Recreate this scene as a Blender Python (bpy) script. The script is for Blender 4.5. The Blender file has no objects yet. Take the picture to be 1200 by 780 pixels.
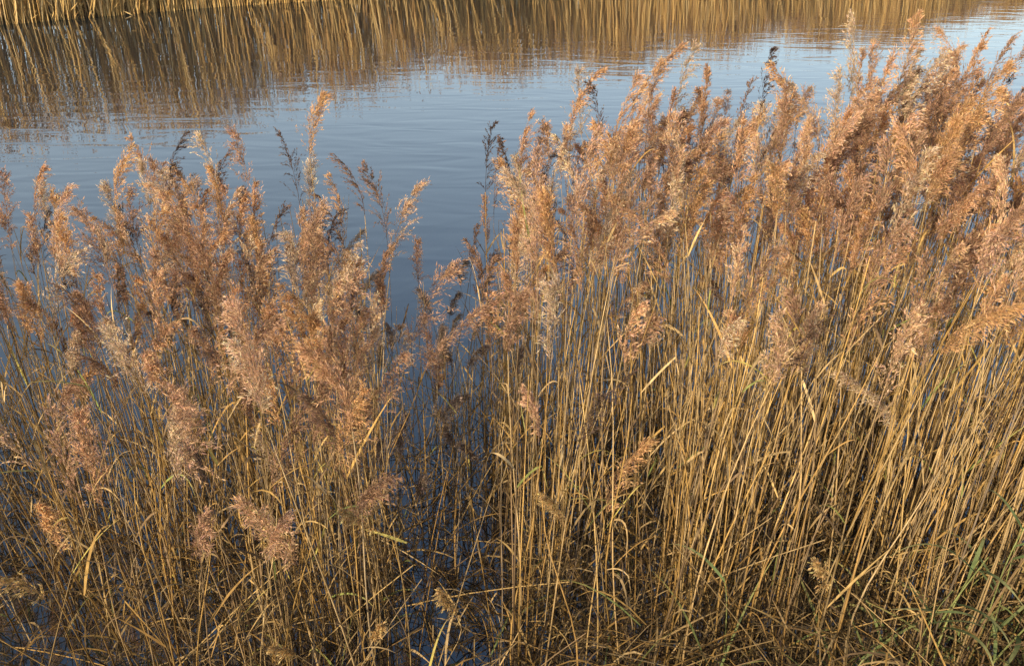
import bpy, math, numpy as np
from mathutils import Vector
rng=np.random.default_rng(23)
R=rng.random
def U(a,b): return a+(b-a)*R()
def N3(v): 
    v=np.asarray(v,float); return v/(np.linalg.norm(v,axis=-1,keepdims=True)+1e-9)
Z=np.array([0,0,1.0])
sc=bpy.context.scene
sc.view_settings.view_transform='Standard'; sc.view_settings.look='None'; sc.view_settings.exposure=0

class Acc:
    def __init__(s): s.v=[];s.f=[];s.c=[];s.m=[];s.n=0
    def add(s,v,f,c,m):
        s.v.append(v); s.f.append(f+s.n); s.c.append(np.broadcast_to(c,v.shape)); s.m.append(np.full(len(f),m)); s.n+=len(v)
    def build(s,name,mats):
        v=np.concatenate(s.v).astype(np.float32); f=np.concatenate(s.f).astype(np.int32)
        c=np.concatenate(s.c).astype(np.float32); m=np.concatenate(s.m).astype(np.int32)
        me=bpy.data.meshes.new(name)
        me.vertices.add(len(v)); me.vertices.foreach_set('co',v.ravel())
        me.loops.add(f.size); me.loops.foreach_set('vertex_index',f.ravel())
        me.polygons.add(len(f)); me.polygons.foreach_set('loop_start',np.arange(0,f.size,4,dtype=np.int32))
        me.polygons.foreach_set('loop_total',np.full(len(f),4,dtype=np.int32))
        me.polygons.foreach_set('material_index',m)
        me.update(calc_edges=True)
        a=me.color_attributes.new('Col','FLOAT_COLOR','POINT')
        a.data.foreach_set('color',np.concatenate([c,np.ones((len(c),1),np.float32)],1).ravel())
        for mt in mats: me.materials.append(mt)
        o=bpy.data.objects.new(name,me); sc.collection.objects.link(o); print(name,len(f)); return o

def tube(A,P,r,c,m=0):
    n=len(P); T=N3(np.gradient(P,axis=0)); a=N3(np.cross(T,[0.3,1,0.1])); b=np.cross(T,a)
    ang=np.array([0,2.094,4.189]); 
    V=P[:,None,:]+r[:,None,None]*(np.cos(ang)[None,:,None]*a[:,None,:]+np.sin(ang)[None,:,None]*b[:,None,:])
    V=V.reshape(-1,3); F=[]
    for i in range(n-1):
        for j in range(3):
            k=(j+1)%3; F.append((i*3+j,i*3+k,i*3+3+k,i*3+3+j))
    C=np.repeat(c,3,axis=0) if c.ndim==2 else c
    A.add(V,np.array(F),C,m)

def ribbon(A,base,az,L,w,up,droop,col,m=0,twist=0.6,k=8,colt=None,fold=0.0,th0=1.2):
    s=np.linspace(0,1,k)
    o=np.array([math.cos(az),math.sin(az),0]); q=np.array([-o[1],o[0],0])
    bend=U(-.3,.3)
    P=base+ (o[None]*(s*(1-0.25*s*droop))[:,None]+Z[None]*(up*s-droop*s**2.0)[:,None]+q[None]*(bend*s**2)[:,None])*L
    if fold>0:
        i=int(k*U(.35,.7)); 
        d=(np.arange(k)-i).clip(0)/k*L
        P[i+1:]=P[i]+ (o*0.25*1.0-Z*0.95)[None]*d[i+1:,None]
    T=N3(np.gradient(P,axis=0))
    W=N3(np.cross(T,Z+0.01*o)); B=np.cross(W,T)
    th=U(-1,1)*th0+s*U(-1,1)*twist*3
    D=W*np.cos(th)[:,None]+B*np.sin(th)[:,None]
    wd=w*np.minimum(1,0.45+s*4)*(1-s**1.6)**0.8+0.0004
    V=np.empty((k*2,3)); V[0::2]=P-D*wd[:,None]/2; V[1::2]=P+D*wd[:,None]/2
    F=np.array([(2*i,2*i+1,2*i+3,2*i+2) for i in range(k-1)])
    c=np.array(col)[None]*np.ones((k,1))
    if colt is not None: c=c*(1-s[:,None]**1.5)+np.array(colt)[None]*s[:,None]**1.5
    A.add(V,F,np.repeat(c,2,axis=0),m)

def slivers(A,P,D,l,w,C,m):
    n=len(P); nn=N3(np.cross(D,rng.normal(size=(n,3))))
    V=np.empty((n,4,3)); V[:,0]=P; V[:,1]=P+D*(l*.45)[:,None]+nn*(w/2)[:,None]; V[:,2]=P+D*l[:,None]; V[:,3]=P+D*(l*.45)[:,None]-nn*(w/2)[:,None]
    F=np.arange(n*4).reshape(n,4)
    A.add(V.reshape(-1,3),F,np.repeat(C,4,axis=0),m)

def plume(A,base,d0,L,side,col,fluff=0.5,nb=36,ns=22,spl=0.014,spw=0.0024,nod=0.35,br=0.42,open_=0.5,pull=.25):
    f=lambda t: base+d0*(L*t)[:,None]+(side*nod-Z*nod*.45)[None]*(L*t*t)[:,None]
    t=np.linspace(0,1,7); tube(A,f(t),np.linspace(.0016,.0006,7),np.array(col)*0.7,1)
    tb=np.sort(R(nb))**0.9*0.97; Pb=f(tb); rd=N3(d0+ (side*nod-Z*nod*.45)*2*tb[:,None])
    az=R(nb)*6.283
    rad=np.stack([np.cos(az),np.sin(az),np.zeros(nb)],1)
    bd=N3(rd+rad*open_*(.6+.8*R((nb,1)))+side*pull)
    bl=L*br*(1-tb)**0.6*np.minimum(1,.6+tb*3)*(.4+.85*R(nb))+.02
    dr=(.05+.75*R(nb))
    s=.08+.92*(np.arange(ns)[None]+R((nb,ns)))/ns
    g=(side*pull-Z*.75)
    Q=Pb[:,None]+bd[:,None]*(bl[:,None]*s)[...,None]+g*(bl[:,None]*s*s*dr[:,None])[...,None]
    T=bd[:,None]+g*(2*s*dr[:,None])[...,None]
    n=nb*ns
    Q=Q.reshape(-1,3)+rng.normal(size=(n,3))*0.0028*(1+fluff)
    D=N3(N3(T.reshape(-1,3))+rng.normal(size=(n,3))*(.18+.3*fluff)-Z*.08)
    l=spl*(.6+.8*R(n)); w=spw*(.6+.8*R(n))
    core=(.55+.5*s.reshape(-1,1))   # husk colour is darker towards the axis
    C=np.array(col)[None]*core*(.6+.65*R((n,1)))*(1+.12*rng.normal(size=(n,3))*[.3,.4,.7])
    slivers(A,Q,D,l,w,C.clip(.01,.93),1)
    s2=np.linspace(0,.85,3)
    for i in range(2):
        a=Pb+bd*(bl*s2[i])[:,None]+g*(bl*s2[i]**2*dr)[:,None]; b=Pb+bd*(bl*s2[i+1])[:,None]+g*(bl*s2[i+1]**2*dr)[:,None]
        dd=b-a; ln=np.linalg.norm(dd,axis=1)
        slivers(A,a,N3(dd),ln*1.1,np.full(nb,.0014),np.repeat(np.array(col)[None]*.7,nb,0),1)

STRAW=[(.84,.59,.26),(.80,.57,.29),(.70,.51,.27),(.62,.39,.15),(.88,.65,.35),(.36,.25,.15),(.76,.49,.18)]
PL=[(.90,.58,.36),(.93,.64,.42),(.86,.53,.31),(.93,.71,.50),(.66,.42,.28),(.90,.59,.40),(.90,.56,.29),(.52,.33,.22)]
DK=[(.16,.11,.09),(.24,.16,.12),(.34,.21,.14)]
def reed(A,x,y,z0,H,lean,pl=True,grey=0.0,PLl=None,dark=False,nleaf=None,colP=None,side=None,gold=False,green=False):
    lx,ly=lean
    k=9; s=np.linspace(0,1,k)
    wob=rng.normal(size=2)*.03
    curve=s**U(1.0,2.2)
    P=np.stack([x+lx*curve+wob[0]*np.sin(s*5),y+ly*curve+wob[1]*np.sin(s*4+1),z0+H*(s-.06*s**2*(abs(lx)+abs(ly)))],1)
    c0=np.array(STRAW[rng.integers(len(STRAW))])*U(.55,1.08)
    c0=c0*(1-grey)+np.array([.38,.32,.26])*grey
    if green: c0=np.array([.36,.40,.16])
    seg=np.array([U(.7,1.15) for _ in range(k)])
    cc=(c0[None]*seg[:,None]*(.42+.58*np.minimum(1,s*2.0))[:,None]).clip(0,.93)  # lower stem darker: weathered sheaths, plus shade at the bottom painted into the colour
    r=np.linspace(.0046,.0015,k)*U(.6,1.45)
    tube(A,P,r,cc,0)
    top=P[-1]; d0=N3(P[-1]-P[-2])
    az0=U(0,6.28)
    for i in range(nleaf if nleaf is not None else rng.integers(1,6)):
        t=U(.1,.97); j=t*(k-1); i0=int(j); p=P[i0]*(1-j+i0)+P[min(i0+1,k-1)]*(j-i0)
        az=az0+(i%2)*3.14+U(-.7,.7)
        if green:
            ribbon(A,p,az,U(.26,.44),U(.014,.022),U(.5,1.2),U(.4,1.1),np.array([.24,.33,.14])*U(.6,1.2),0,twist=.2,colt=(.50,.46,.22),th0=.4,k=10); continue
        L=U(.12,.32)
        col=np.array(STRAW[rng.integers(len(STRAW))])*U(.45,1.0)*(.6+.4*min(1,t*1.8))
        colt=None
        g=R()
        if g<.06: col=np.array([.26,.31,.10])*U(.7,1.2); colt=(.45,.38,.16)
        elif g<.09: col=np.array([.62,.55,.16]); colt=(.5,.36,.16)
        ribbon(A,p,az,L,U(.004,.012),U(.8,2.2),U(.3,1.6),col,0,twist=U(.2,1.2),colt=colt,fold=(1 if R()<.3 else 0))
    if pl:
        if side is None:
            a=U(0,6.28) if R()<.6 else U(-1.2,.6); side=np.array([math.cos(a),math.sin(a),0])
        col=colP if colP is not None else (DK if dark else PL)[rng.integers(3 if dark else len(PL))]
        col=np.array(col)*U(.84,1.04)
        L=PLl or U(.24,.52)
        fl=0.12 if (dark or gold) else R()
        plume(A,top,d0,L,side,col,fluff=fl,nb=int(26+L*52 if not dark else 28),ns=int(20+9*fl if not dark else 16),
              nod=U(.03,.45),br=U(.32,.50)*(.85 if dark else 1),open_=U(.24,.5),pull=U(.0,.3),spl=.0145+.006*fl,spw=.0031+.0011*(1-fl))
    return P

# ---------- terrain ----------
def bank_y(x):
    return 34.0+0.56*x+1.2*np.sin(x*.17+1)+.5*np.sin(x*.53)+.008*np.clip(x-5,0,60)**2
def near_y(x): return 2.68+.08*np.sin(x*1.7)+.05*np.clip(x,-.5,3)+.08*np.sin(x*.6+2)
def ground_z(x,y):
    yn=near_y(x); yf=bank_y(x)
    zn=np.clip((yn-y)*.50,-.7,1.4)
    zf=np.clip((y-yf)*.3,-.7,.30)
    z=np.maximum(zn,zf)
    return z+.03*np.sin(x*3.1+y*2)*np.cos(y*2.7-x)+.02*np.sin(x*7+1)*np.sin(y*8)
def axis(lo,hi,fine_lo,fine_hi,st):
    a=list(np.arange(fine_lo,fine_hi,st)); s=st; v=fine_lo
    while v>lo: s*=1.25; v-=s; a.insert(0,v)
    s=st; v=a[-1]
    while v<hi: s*=1.25; v+=s; a.append(v)
    return np.array(a)
X=axis(-900,900,-6,6,.12)
back=-4-np.cumsum(.15*1.25**np.arange(33))
Y=np.unique(np.round(np.concatenate([back,np.arange(-4,7,.12),np.arange(7,60,.6),60+np.cumsum(.6*1.25**np.arange(28))]),4))
gx,gy=np.meshgrid(X,Y); gz=ground_z(gx,gy)
A=Acc(); V=np.stack([gx,gy,gz],-1).reshape(-1,3); nx=len(X); ny=len(Y)
i,j=np.meshgrid(np.arange(nx-1),np.arange(ny-1)); b=(j*nx+i).ravel()
F=np.stack([b,b+1,b+nx+1,b+nx],1)
A.add(V,F,np.array([.2,.15,.1]),0)

def mat(name): 
    m=bpy.data.materials.new(name); m.use_nodes=True; nt=m.node_tree; nt.nodes.clear(); return m,nt,nt.nodes.new,nt.links.new
mg,nt,nn,ln=mat('bank_soil')
out=nn('ShaderNodeOutputMaterial'); bs=nn('ShaderNodeBsdfPrincipled'); bs.inputs['Roughness'].default_value=.95
tc=nn('ShaderNodeTexCoord'); n1=nn('ShaderNodeTexNoise'); n1.inputs['Scale'].default_value=14; n1.inputs['Detail'].default_value=8
cr=nn('ShaderNodeValToRGB'); cr.color_ramp.elements[0].color=(.035,.025,.015,1); cr.color_ramp.elements[0].position=.35
cr.color_ramp.elements[1].color=(.22,.15,.07,1); cr.color_ramp.elements[1].position=.7
bp=nn('ShaderNodeBump'); bp.inputs['Strength'].default_value=.8; bp.inputs['Distance'].default_value=.03
ln(tc.outputs['Object'],n1.inputs['Vector']); ln(n1.outputs['Fac'],cr.inputs['Fac']); ln(cr.outputs['Color'],bs.inputs['Base Color'])
ln(n1.outputs['Fac'],bp.inputs['Height']); ln(bp.outputs['Normal'],bs.inputs['Normal']); ln(bs.outputs['BSDF'],out.inputs['Surface'])
g=A.build('ground',[mg])

mw,nt,nn,ln=mat('pond_water')
out=nn('ShaderNodeOutputMaterial'); gl=nn('ShaderNodeBsdfGlossy'); gl.inputs['Roughness'].default_value=.02; gl.inputs['Color'].default_value=(.97,.98,1,1)
df=nn('ShaderNodeBsdfDiffuse'); df.inputs['Color'].default_value=(.018,.026,.032,1)
fr=nn('ShaderNodeFresnel'); fr.inputs['IOR'].default_value=3.0; mx=nn('ShaderNodeMixShader')
tc=nn('ShaderNodeTexCoord'); mp=nn('ShaderNodeMapping'); mp.inputs['Scale'].default_value=(.6,1.5,1); mp.inputs['Rotation'].default_value=(0,0,.25)
n1=nn('ShaderNodeTexNoise'); n1.inputs['Scale'].default_value=1.5; n1.inputs['Detail'].default_value=1.2; n1.inputs['Distortion'].default_value=.7
n2=nn('ShaderNodeTexNoise'); n2.inputs['Scale'].default_value=.3; n2.inputs['Detail'].default_value=2
mm=nn('ShaderNodeMath'); mm.operation='MULTIPLY'
bp=nn('ShaderNodeBump'); bp.inputs['Strength'].default_value=1; bp.inputs['Distance'].default_value=.012
ln(tc.outputs['Object'],mp.inputs['Vector']); ln(mp.outputs['Vector'],n1.inputs['Vector']); ln(tc.outputs['Object'],n2.inputs['Vector'])
ln(n1.outputs['Fac'],mm.inputs[0]); ln(n2.outputs['Fac'],mm.inputs[1]); ln(mm.outputs[0],bp.inputs['Height'])
for q in (gl,df,fr): ln(bp.outputs['Normal'],q.inputs['Normal'])
ln(fr.outputs['Fac'],mx.inputs['Fac']); ln(df.outputs[0],mx.inputs[1]); ln(gl.outputs[0],mx.inputs[2]); ln(mx.outputs[0],out.inputs['Surface'])
A=Acc(); A.add(np.array([(-300,-3,0),(300,-3,0),(300,400,0),(-300,400,0)],float),np.array([[0,1,2,3]]),np.array([.1,.1,.1]),0)
A.build('water',[mw])

def veg(name,trans,noise):
    m,nt,nn,ln=mat(name)
    out=nn('ShaderNodeOutputMaterial'); at=nn('ShaderNodeAttribute'); at.attribute_name='Col'
    src=at.outputs['Color']
    if noise:
        tc=nn('ShaderNodeTexCoord'); mp=nn('ShaderNodeMapping'); mp.inputs['Scale'].default_value=(60,60,14)
        no=nn('ShaderNodeTexNoise'); no.inputs['Scale'].default_value=1; no.inputs['Detail'].default_value=0
        mr=nn('ShaderNodeMapRange'); mr.inputs['To Min'].default_value=.55; mr.inputs['To Max'].default_value=1.3
        vm=nn('ShaderNodeVectorMath'); vm.operation='SCALE'
        ln(tc.outputs['Object'],mp.inputs['Vector']); ln(mp.outputs['Vector'],no.inputs['Vector']); ln(no.outputs['Fac'],mr.inputs['Value'])
        ln(src,vm.inputs[0]); ln(mr.outputs[0],vm.inputs['Scale']); src=vm.outputs[0]
    bs=nn('ShaderNodeBsdfDiffuse')
    tr=nn('ShaderNodeBsdfTranslucent'); mx=nn('ShaderNodeMixShader'); mx.inputs['Fac'].default_value=trans
    ln(src,bs.inputs['Color']); ln(src,tr.inputs['Color'])
    ln(bs.outputs[0],mx.inputs[1]); ln(tr.outputs[0],mx.inputs[2]); ln(mx.outputs[0],out.inputs['Surface'])
    return m
MS=veg('reed_straw',.10,True); MP=veg('reed_plume',.34,False)

# ---------- near reeds ----------
hx=[-4.5,-3,-2.3,-1.9,-1.4,-.95,-.62,-.32,-.1,.3,.7,1.0,1.5,2,2.4,3.2,4.5]
hh=[1.9,1.9,1.76,1.92,2.04,2.04,1.8,1.55,2.02,2.38,2.48,2.38,2.58,2.58,2.5,2.4,2.3]
def Hmax(x): return np.interp(x,hx,hh)
AL=Acc(); AR=Acc()
cnt=0
for c in range(350):
    cx=U(-3.9,4.0); u=R()**.85; cy=near_y(cx)+.0+u*2.4
    if cx*4/cy<-.5 and R()<.22: continue
    for q in range(rng.integers(6,14)):
        x=cx+rng.normal()*.10; y=cy+rng.normal()*.10
        if y<near_y(x)-.1: continue
        if x<-1.8 and y<3.2 and R()<.5: continue
        xr=x*4.0/y
        if -.64<xr<-.12 and R()<.90: continue
        z0=float(ground_z(x,y))
        H=Hmax(xr)*U(.78 if y>3.6 else .70,1.0)-.28+0.03*(y-4)
        right=xr>-.4
        if R()<(.2 if right else .14): H*=U(.58,.9)
        lean=((x-cx)*1.0+rng.normal()*.13+(.03 if right else -.02)+.02*x,(y-cy)*.7+rng.normal()*.10)
        if abs(xr+.38)<.5: lean=(lean[0]*.3+(.03 if right else -.03),lean[1])
        reed(AR if right else AL,x,y,z0,H-z0*.8,lean,pl=(R()<.33),grey=U(0,.6) if R()<.25 else 0,dark=(R()<(.09 if right else .13)),nleaf=None if R()<.5 else 1)
        cnt+=1
print('reeds',cnt)
for (x,y,zt,dk) in [(-.98,4.4,2.36,0),(-1.15,4.45,2.12,1),(-1.37,4.4,2.16,0),(-1.68,4.4,2.16,1),(-1.62,4.6,2.05,1),(-2.0,4.4,2.08,0),(-.78,4.4,2.02,1),(-.70,4.5,1.92,0),
                    (-.12,4.4,2.16,1),(-.03,4.5,2.04,1),(.12,4.4,2.22,0),(.3,4.5,2.45,0),(.45,4.4,2.42,1),(.72,4.5,2.55,0),(1.25,4.4,2.52,1),(1.12,4.4,2.38,1),(1.38,4.4,2.5,0),(1.7,4.5,2.66,0),(1.95,4.5,2.6,0),(2.2,4.4,2.6,0)]:
    PLn=U(.34,.46); z0=float(ground_z(x,y)); lx=U(-.03,.05)
    reed(AL if x<-.4 else AR,x-lx,y,z0,zt-z0-PLn*.9,(lx,rng.normal()*.04),dark=bool(dk),PLl=PLn,nleaf=2)
for q in range(95):
    x=U(-.9,.0); y=U(3.5,5.4)
    reed(AL,x,y,float(ground_z(x,y)),U(1.1,1.65)-(.3 if y<4 else 0),(rng.normal()*.12,rng.normal()*.1),pl=R()<.42,grey=.75,colP=(.54,.42,.34),PLl=U(.15,.26),nleaf=rng.integers(1,4))
GD=(.92,.66,.32)
for (x,y,zt,L,sx) in [(-.55,3.05,.95,.20,-1),(-.23,2.95,.62,.28,-1),(-.33,2.85,.42,.22,-1),(.33,3.1,.95,.26,-1),(-.75,2.95,.50,.16,-1),(1.3,3.0,.70,.26,-1),(-.62,2.9,.55,.14,1),(-1.0,3.0,.9,.16,1),(-1.75,2.9,.75,.30,-1)]:
    z0=float(ground_z(x,y))
    reed(AL if x<-.4 else AR,x,y-.2,z0,zt-z0+.05,(sx*.05,-.16),colP=GD,PLl=L,side=np.array([sx*.9,-.3,0]),gold=True,nleaf=2)
for (x,y,H) in [(2.0,2.88,1.15),(1.88,2.9,.95),(2.15,2.95,1.1),(1.7,2.85,.8),(.95,2.9,.8),(2.3,3.05,1.1),(1.8,2.85,1.0),(2.05,2.8,.9)]:
    reed(AR,x,y,float(ground_z(x,y)),H,(rng.normal()*.08,-.18),pl=False,nleaf=4 if x>1 else 2,green=True)

def litter(A,n,x0,x1,y0,y1,zmax,green=0,br=(.2,.8)):
    for q in range(n):
        x=U(x0,x1); y=near_y(x)+U(y0,y1); z0=max(0,float(ground_z(x,y)))
        col=np.array(STRAW[rng.integers(len(STRAW))])*U(*br); colt=None
        if R()<green: col=np.array([.14,.18,.07])*U(.6,1.3); colt=(.3,.27,.1)
        ribbon(A,np.array([x,y,z0+U(0,zmax)*R()]),U(0,6.28),U(.15,.5),U(.004,.010),U(.0,1.6),U(.2,1.3),col,0,twist=U(.2,1),colt=colt,fold=(1 if R()<.3 else 0),k=6)
AT=Acc()
litter(AT,1600,-1.9,3.6,-.45,1.6,.5,.03,(.12,.6))
litter(AT,2000,-.1,3.6,-.2,2.4,.6,.02,(.08,.4))
litter(AT,600,-4,-1,-.5,1.4,.3,.03,(.12,.5))
litter(AT,600,-1.2,3.5,-.4,.7,.7,.07,(.2,.8))
for q in range(600):
    x=U(-3.5,3.5); y=near_y(x)+U(-.3,2.2); z0=max(0,float(ground_z(x,y))); a=U(0,6.28); L=U(.4,1.5); el=U(.05,1.25)
    s=np.linspace(0,1,5)
    P=np.array([x,y,z0])+np.stack([s*L*math.cos(a)*math.cos(el),s*L*math.sin(a)*math.cos(el),s*L*math.sin(el)-.1*s**2],1)
    tube(AT,P,np.linspace(.0034,.002,5),np.array(STRAW[rng.integers(7)])*U(.25,.9),0)
AT.build('reed_litter',[MS,MP])
AG=Acc()
for (gx0,gy0,n) in [(1.75,3.0,6),(2.0,2.95,9),(1.4,2.85,3),(.75,2.9,3),(-.35,2.9,2),(2.5,3.2,7)]:
    for q in range(n):
        x=gx0+rng.normal()*.14; y=gy0+rng.normal()*.08; z0=max(0,float(ground_z(x,y)))
        ribbon(AG,np.array([x,y,z0]),U(0,6.28),U(.4,.7),U(.010,.018),U(.9,1.7),U(.3,1.1),np.array([.20,.27,.11])*U(.6,1.2),0,twist=.3,colt=(.44,.38,.16),k=10)
AG.build('grass_tuft',[MS])
for (x,y,z,az,L) in [(1.62,3.9,1.74,0.1,.17),(-1.75,3.2,1.35,3.0,.4),(-2.0,3.1,1.0,3.3,.35),(-1.2,3.0,1.1,2.2,.3),(.5,3.2,.75,3.0,.3),(.85,3.2,1.25,1.2,.2),(-.45,3.0,.7,2.9,.25)]:
    ribbon(AR if x>-.4 else AL,np.array([x,y,z]),az,L,.016,.25,.3,(.62,.56,.18),0,twist=.1,colt=(.66,.52,.18),th0=.4)
AL.build('reed_bed',[MS,MP]); AR.build('reed_bed',[MS,MP])

# ---------- far reed bank ----------
AF=Acc(); n=22000
x=rng.uniform(-36,56,n); dep=rng.random(n)**2.2*2.6; y=bank_y(x)-.15+dep
h=(2.4+.35*np.sin(x*.45)+.25*np.sin(x*1.3+2)+.42*rng.normal(size=n)).clip(1.0,3.5)
z0=np.maximum(-.05,ground_z(x,y)); B=np.stack([x,y,z0],1)
ln_=np.stack([rng.normal(size=n)*.28,rng.normal(size=n)*.15,h],1); T=B+ln_
w=rng.uniform(.012,.045,n); a=rng.uniform(-.9,.2,n); W=np.stack([np.cos(a),np.sin(a),0*a],1)*w[:,None]/2
pal=np.array([(.92,.64,.27),(.88,.60,.25),(.78,.50,.19),(.92,.68,.34),(.6,.38,.17)]); C=pal[rng.integers(len(pal),size=n)]*rng.uniform(.75,1.0,(n,1))
M=(B+T)/2+rng.normal(size=(n,3))*[.05,.05,0]
V=np.stack([B-W,B+W,M+W,M-W,T+W*.4,T-W*.4],1); 
F=(np.arange(n)*6)[:,None,None]+np.array([[0,1,2,3],[3,2,4,5]])[None]
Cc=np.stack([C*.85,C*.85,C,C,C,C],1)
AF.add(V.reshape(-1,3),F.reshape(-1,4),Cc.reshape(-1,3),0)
m=7
base=(np.repeat(T,m,0)+np.stack([rng.normal(size=n*m)*.05+.05,rng.normal(size=n*m)*.05,rng.uniform(-.1,.28,n*m)],1))
D=N3(rng.normal(size=(n*m,3))*.4+[.3,0,.6])
C2=np.repeat(np.array(PL)[rng.integers(len(PL),size=n)]*rng.uniform(.4,.85,(n,1)),m,0)
slivers(AF,base,D,rng.uniform(.07,.16,n*m),rng.uniform(.015,.035,n*m),C2,1)
m=3; tt=rng.random(n*m)[:,None]; base=np.repeat(B,m,0)*(1-tt)+np.repeat(T,m,0)*tt
D=N3(rng.normal(size=(n*m,3))*[.5,.5,.3]+[0,0,.7])
slivers(AF,base,D,rng.uniform(.15,.4,n*m),rng.uniform(.015,.03,n*m),np.repeat(C*.9,m,0),0)
AF.build('reed_bed',[MS,MP])

# ---------- light, sky, camera ----------
el=math.radians(19); az=math.atan2(-.62,-.78)
sd=Vector((math.sin(az)*math.cos(el),math.cos(az)*math.cos(el),math.sin(el)))
L=bpy.data.lights.new('sun','SUN'); L.energy=5; L.angle=math.radians(.5); L.color=(1,.80,.51)
o=bpy.data.objects.new('sun',L); sc.collection.objects.link(o); o.rotation_euler=sd.to_track_quat('Z','Y').to_euler(); o.location=(-10,-10,10)
wd=bpy.data.worlds.new('World'); sc.world=wd; wd.use_nodes=True; nt=wd.node_tree; nn=nt.nodes.new; ln=nt.links.new
bg=nt.nodes['Background']; sk=nn('ShaderNodeTexSky'); sk.sky_type='NISHITA'; sk.sun_disc=False
sk.sun_elevation=el; sk.sun_rotation=az; sk.altitude=0; sk.air_density=1; sk.dust_density=1.5; sk.ozone_density=1.2
tc=nn('ShaderNodeTexCoord'); sx=nn('ShaderNodeSeparateXYZ'); ln(tc.outputs['Generated'],sx.inputs[0])
mr=nn('ShaderNodeMapRange'); mr.inputs['From Min'].default_value=.0; mr.inputs['From Max'].default_value=.75; mr.inputs['To Min'].default_value=1; mr.inputs['To Max'].default_value=0
ln(sx.outputs['Z'],mr.inputs['Value'])
pw=nn('ShaderNodeMath'); pw.operation='POWER'; pw.inputs[1].default_value=2.4; ln(mr.outputs[0],pw.inputs[0])
hz=nn('ShaderNodeVectorMath'); hz.operation='SCALE'; hz.inputs[0].default_value=(7.2,8.1,8.5); ln(pw.outputs[0],hz.inputs['Scale'])
ad=nn('ShaderNodeVectorMath'); ad.operation='ADD'; ln(sk.outputs[0],ad.inputs[0]); ln(hz.outputs[0],ad.inputs[1])
ln(ad.outputs[0],bg.inputs[0]); bg.inputs[1].default_value=.14
cam=bpy.data.cameras.new('camera'); co=bpy.data.objects.new('camera',cam); sc.collection.objects.link(co)
co.location=(0,0,3.2); co.rotation_euler=(math.radians(90-26.5),0,0); cam.sensor_width=36; cam.lens=31.18; cam.clip_end=3000; cam.clip_start=.05
sc.camera=co
